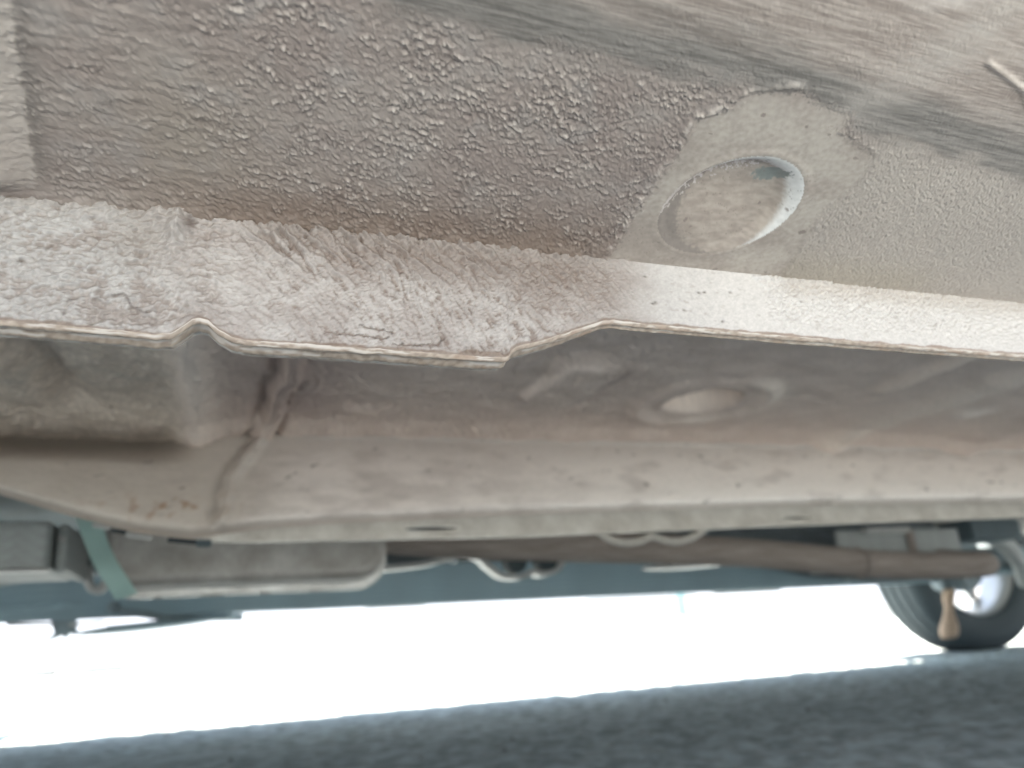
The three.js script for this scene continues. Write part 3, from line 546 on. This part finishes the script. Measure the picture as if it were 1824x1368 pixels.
// --- fittings at the left end
{
  const bx = new RoundedBoxGeometry(0.2, 0.055, 0.16, 4, 0.006); bx.translate(-0.312, 0.2715, -1.09);
  const can = part('canister', bx, M.grey, car, 'grey box canister with pale lower edge');
  const lp = new RoundedBoxGeometry(0.205, 0.005, 0.012, 2, 0.002); lp.translate(-0.312, 0.2432, -1.008); part('canister_lip', lp, M.rim, can);
  const ep = new RoundedBoxGeometry(0.012, 0.055, 0.14, 2, 0.004); ep.translate(-0.203, 0.27, -1.1); part('canister_bracket', ep, M.grey, can);
  const bt = new THREE.CylinderGeometry(0.0045, 0.0045, 0.012, 6); bt.rotateX(Math.PI / 2); bt.translate(-0.203, 0.28, -1.026); part('bolt', bt, M.rim, can);
  part('tail_pipe', tube([[-0.6, 0.246, -1.4], [-0.42, 0.264, -1.4], [-0.3, 0.281, -1.4], [-0.21, 0.292, -1.38], [-0.15, 0.3, -1.3]], 0.0125, 40), M.grey);
  part('tie_rod', tube([[-0.75, 0.268, -1.75], [-0.45, 0.253, -1.8], [-0.28, 0.2635, -1.8], [-0.2, 0.27, -1.82]], 0.014, 30), M.sill);
  const arm = part('trailing_arm', tube([[-0.27, 0.262, -1.8], [-0.24, 0.2415, -1.8], [-0.19, 0.229, -1.8], [-0.12, 0.22, -1.82], [0.0, 0.216, -1.86]], 0.0085, 40), M.iron);
  const kn = new THREE.SphereGeometry(0.016, 16, 12); kn.translate(-0.247, 0.247, -1.8); part('ball_joint', kn, M.iron, arm);
  // strap
  const path = new THREE.CatmullRomCurve3([V(-0.172, 0.305, -0.96), V(-0.16, 0.278, -0.955), V(-0.152, 0.2596, -0.95), V(-0.142, 0.2413, -0.945), V(-0.128, 0.22, -0.945), V(-0.1185, 0.206, -0.945)]);
  const pts = path.getPoints(30);
  const st = sheet(pts.map((_, i) => i), [0, 1, 2, 3, 4], (i, v) => { const o = [[-0.0105, 0.0015], [0.0105, 0.0015], [0.0105, -0.0015], [-0.0105, -0.0015], [-0.0105, 0.0015]][v]; return [pts[i].x + o[0], pts[i].y + o[0] * 0.25, pts[i].z + o[1] + 0.002 * Math.sin(i * 0.4)]; });
  part('hanging_strap', st, M.mint, car, 'pale mint strap hanging loose');
  const hk = tube([[-0.203, 0.265, -1.2], [-0.2, 0.246, -1.2], [-0.193, 0.235, -1.2], [-0.184, 0.2345, -1.2], [-0.178, 0.243, -1.2]], 0.006, 30, 10);
  part('wire_hook', hk, M.bright);
  // flat stack of dark plates behind the strap
  for (const [y, z] of [[0.31, -1.25], [0.292, -1.3], [0.274, -1.34]]) { const pl = new RoundedBoxGeometry(0.3, 0.012, 0.08, 2, 0.004); pl.translate(-0.28, y, z); part('spring_leaf', pl, M.under); }
}

// --- wheels
function makeWheel() {
  const w = new THREE.Group(); w.name = 'wheel';
  const half = [[0.186, 0.07], [0.194, 0.079], [0.21, 0.086], [0.238, 0.091], [0.263, 0.0885], [0.281, 0.081], [0.292, 0.07], [0.297, 0.059], [0.2985, 0.047], [0.2915, 0.045], [0.2915, 0.038], [0.2995, 0.036], [0.3, 0.006], [0.2925, 0.004]];
  const prof = [...half.map(([r, y]) => [r, -y]), ...[...half].reverse()].map(([r, y]) => new THREE.Vector2(r, y));
  const tg = new THREE.LatheGeometry(prof, 96); tg.rotateX(Math.PI / 2);
  const tp = tg.attributes.position; for (let i = 0; i < tp.count; i++) if (tp.getY(i) < -0.293) { tp.setY(i, -0.293); }
  tg.computeVertexNormals();
  const tyre = new THREE.Mesh(tg, M.rubber); tyre.name = 'tyre'; w.add(tyre);
  const rp = [[0.178, -0.076], [0.19, -0.078], [0.191, -0.073], [0.179, -0.066], [0.172, -0.045], [0.169, 0.02], [0.172, 0.05], [0.181, 0.067], [0.191, 0.073], [0.186, 0.077]].map(([r, y]) => new THREE.Vector2(r, y));
  const rg = new THREE.LatheGeometry(rp, 64); rg.rotateX(Math.PI / 2);
  const rim = new THREE.Mesh(rg, M.wheel); rim.name = 'rim'; w.add(rim);
  for (let k = 0; k < 5; k++) { const s = new RoundedBoxGeometry(0.034, 0.13, 0.02, 2, 0.006); s.translate(0, 0.107, -0.05); s.rotateZ((k * Math.PI * 2) / 5 + 0.1); const m = new THREE.Mesh(s, M.wheel); m.name = 'spoke'; w.add(m); }
  const hg = new THREE.CylinderGeometry(0.055, 0.06, 0.06, 28); hg.rotateX(Math.PI / 2); hg.translate(0, 0, -0.045); const hub = new THREE.Mesh(hg, M.iron); hub.name = 'hub'; w.add(hub);
  const dg = new THREE.CylinderGeometry(0.105, 0.105, 0.02, 40); dg.rotateX(Math.PI / 2); dg.translate(0, 0, 0.02); const disc = new THREE.Mesh(dg, M.iron); disc.name = 'brake_disc'; w.add(disc);
  w.traverse((o) => { if (o.isMesh) o.castShadow = o.receiveShadow = true; });
  return w;
}
{
  const w = makeWheel(), add = (o, x, z, flip) => { o.position.set(x - ORIGIN.x, 0.2945, z - ORIGIN.z); if (flip) o.rotation.y = Math.PI; car.add(o); };
  add(w, 2.33, -2.1);
  for (const [x, z, f] of [[-1.0, -2.11, false], [-1.0, -0.2, true], [2.33, -0.2, true]]) add(w.clone(), x, z, f);
  // suspension by the far front wheel
  const kn = new RoundedBoxGeometry(0.09, 0.075, 0.09, 4, 0.03); kn.translate(2.03, 0.225, -1.86);
  const arm = part('suspension_knuckle', mergeGeometries([kn, tube([[2.33, 0.29, -2.02], [2.2, 0.25, -1.95], [2.05, 0.225, -1.87]], 0.022, 24).toNonIndexed()]), M.iron);
  const lp = [[0, 0.19], [0.016, 0.19], [0.017, 0.165], [0.0125, 0.145], [0.013, 0.128], [0.019, 0.108], [0.0245, 0.09], [0.025, 0.072], [0.02, 0.06], [0, 0.057]].map(([r, y]) => new THREE.Vector2(r, y));
  const bg = new THREE.LatheGeometry(lp, 24); const bp = bg.attributes.position; for (let i = 0; i < bp.count; i++) bp.setX(i, bp.getX(i) + (bp.getY(i) - 0.12) * 0.3);
  bg.computeVertexNormals(); bg.translate(1.882, 0, -1.75);
  part('rubber_boot', bg, M.boot, car, 'tan flared boot hanging before the tyre');
  const st = tube([[1.9, 0.18, -1.75], [1.93, 0.2, -1.78], [2.0, 0.215, -1.84]], 0.018, 20); part('boot_stem', st, M.iron);
  part('control_arm', tube([[1.6, 0.345, -1.6], [1.767, 0.337, -1.6], [1.88, 0.33, -1.6], [1.955, 0.301, -1.6], [2.03, 0.25, -1.62], [2.2, 0.2, -1.75]], 0.02, 50), M.grey);
  part('control_arm', tube([[1.9, 0.36, -1.62], [1.96, 0.345, -1.62], [2.05, 0.293, -1.64], [2.2, 0.24, -1.75]], 0.015, 40), M.grey);
  const sub = new RoundedBoxGeometry(0.9, 0.07, 0.22, 3, 0.02); sub.translate(2.02, 0.262, -1.78); part('subframe', sub, M.sill);
  const cr = new RoundedBoxGeometry(0.16, 0.05, 0.1, 3, 0.01); cr.translate(1.68, 0.31, -1.42); part('subframe_bracket', cr, M.under);
}

// --- body above the floor, out of the photograph but casting its shade
{
  const s = new THREE.Shape();
  s.moveTo(-1.5, 0.425); s.lineTo(-1.38, 0.425); s.absarc(-1.0, 0.385, 0.38, Math.PI - 0.1, 0.1, true); s.lineTo(1.95, 0.425); s.absarc(2.33, 0.385, 0.38, Math.PI - 0.1, 0.1, true); s.lineTo(3.05, 0.425);
  s.lineTo(3.12, 0.7); s.quadraticCurveTo(3.1, 0.95, 2.85, 1.02); s.lineTo(2.2, 1.45); s.quadraticCurveTo(2.05, 1.53, 1.8, 1.54); s.lineTo(-1.3, 1.52); s.quadraticCurveTo(-1.48, 1.5, -1.52, 1.35); s.closePath();
  const g = new THREE.ExtrudeGeometry(s, { depth: 1.75, bevelEnabled: true, bevelSize: 0.05, bevelThickness: 0.05, bevelSegments: 4, curveSegments: 20 }); g.translate(0, 0, -1.86);
  const body = part('body_shell', g, M.paint);
  for (const z of [-1.913, -0.057]) for (const [x0, x1] of [[-1.3, -0.3], [-0.2, 0.8], [0.9, 1.9]]) { const p = new RoundedBoxGeometry(x1 - x0, 0.4, 0.01, 2, 0.004); p.translate((x0 + x1) / 2, 1.2, z); part('window', p, M.glass, body); }
  for (const x of [-1.0, 2.33]) { // flared far wings over the wheels
    const f = new THREE.Shape(); f.moveTo(-0.46, 0); f.lineTo(-0.37, 0); f.absarc(0, 0, 0.37, Math.PI, 0, true); f.lineTo(0.46, 0); f.lineTo(0.44, 0.42); f.quadraticCurveTo(0, 0.5, -0.44, 0.42); f.closePath();
    const fg = new THREE.ExtrudeGeometry(f, { depth: 0.22, bevelEnabled: true, bevelSize: 0.05, bevelThickness: 0.06, bevelSegments: 4, curveSegments: 24 }); fg.translate(x, 0.41, -2.17); part('wheel_arch', fg, M.paint, body);
    const cap = new RoundedBoxGeometry(0.88, 0.06, 0.33, 3, 0.025); cap.translate(x, 0.8, -2.06); part('wheel_arch_cap', cap, M.paint, body);
  }
  const bf = new RoundedBoxGeometry(0.16, 0.26, 1.95, 4, 0.05); bf.translate(3.14, 0.5, -1.1); part('bumper', bf, M.black);
  const br = new RoundedBoxGeometry(0.16, 0.24, 1.95, 4, 0.05); br.translate(-1.56, 0.5, -1.1); part('bumper', br, M.black);
}

// ---------------------------------------------------------------- across the sunlit road
{
  const wall = new THREE.Group(); wall.name = 'low_wall'; wall.position.set(2, 0, -13.3);
  wall.userData = { label: 'low pale concrete wall across the sunlit road', category: 'wall' };
  scene.add(wall);
  const conc = dirty([0.82, 0.82, 0.81], 0.85, 0.0005, 0, 2);
  for (let k = 0; k < 9; k++) { const b = new RoundedBoxGeometry(2.98, 0.27, 0.4, 2, 0.015); b.translate(-12 + 3 * k, 0.155, 0); const m = new THREE.Mesh(b, conc); m.name = 'wall_block'; wall.add(m); }
  for (let k = 0; k < 4; k++) { const b = new RoundedBoxGeometry([0.3, 0.6, 0.6, 0.8][k], 0.05, 0.03, 2, 0.008); b.translate([-4.6, -3.8, -2.9, 3.4][k], 0.027, 0.205); const m = new THREE.Mesh(b, M.nearBlack); m.name = 'dark_dash'; wall.add(m); }  // near-black boxes drawn as dashes along the wall foot
  const post = new THREE.Group(); post.name = 'road_post'; post.position.set(7.79, 0.29, -13.2);
  post.userData = { label: 'pale blue post standing on the low wall', category: 'post' };
  const pg = new THREE.CylinderGeometry(0.085, 0.095, 1.1, 20); pg.translate(0, 0.57, 0);
  const pm = new THREE.Mesh(pg, dirty([0.25, 0.55, 0.62], 0.5, 0.001)); pm.name = 'shaft'; post.add(pm);
  const fg = new THREE.CylinderGeometry(0.13, 0.14, 0.03, 20); fg.translate(0, 0.015, 0); const fm = new THREE.Mesh(fg, M.grey); fm.name = 'foot_plate'; post.add(fm);
  const cg = new THREE.SphereGeometry(0.087, 20, 10, 0, Math.PI * 2, 0, Math.PI / 2); cg.translate(0, 1.12, 0); const cm = new THREE.Mesh(cg, pm.material); cm.name = 'cap'; post.add(cm);
  scene.add(post);
}
// loose grit on the asphalt
{
  const g = new THREE.DodecahedronGeometry(1, 0), n = 350, im = new THREE.InstancedMesh(g, dirty([0.3, 0.32, 0.33], 0.85, 0.001), n), m = new THREE.Matrix4(), q = new THREE.Quaternion(), e = new THREE.Euler();
  for (let i = 0; i < n; i++) {
    const x = -0.7 + 3.2 * rnd(), z = -2.2 + 1.7 * rnd(), s = 0.0012 + 0.0035 * rnd() ** 3;
    q.setFromEuler(e.set(rnd() * 6, rnd() * 6, rnd() * 6));
    m.compose(V(x, groundHeight(x, z) + s * 0.3, z), q, V(s, s * 0.7, s * (0.8 + 0.5 * rnd())));
    im.setMatrixAt(i, m);
  }
  im.name = 'gravel'; im.userData = { kind: 'stuff', label: 'loose grit scattered on the shaded asphalt' };
  scene.add(im);
}
scene.traverse((o) => { if (o.isMesh) o.castShadow = o.receiveShadow = true; });
renderer.render(scene, camera);
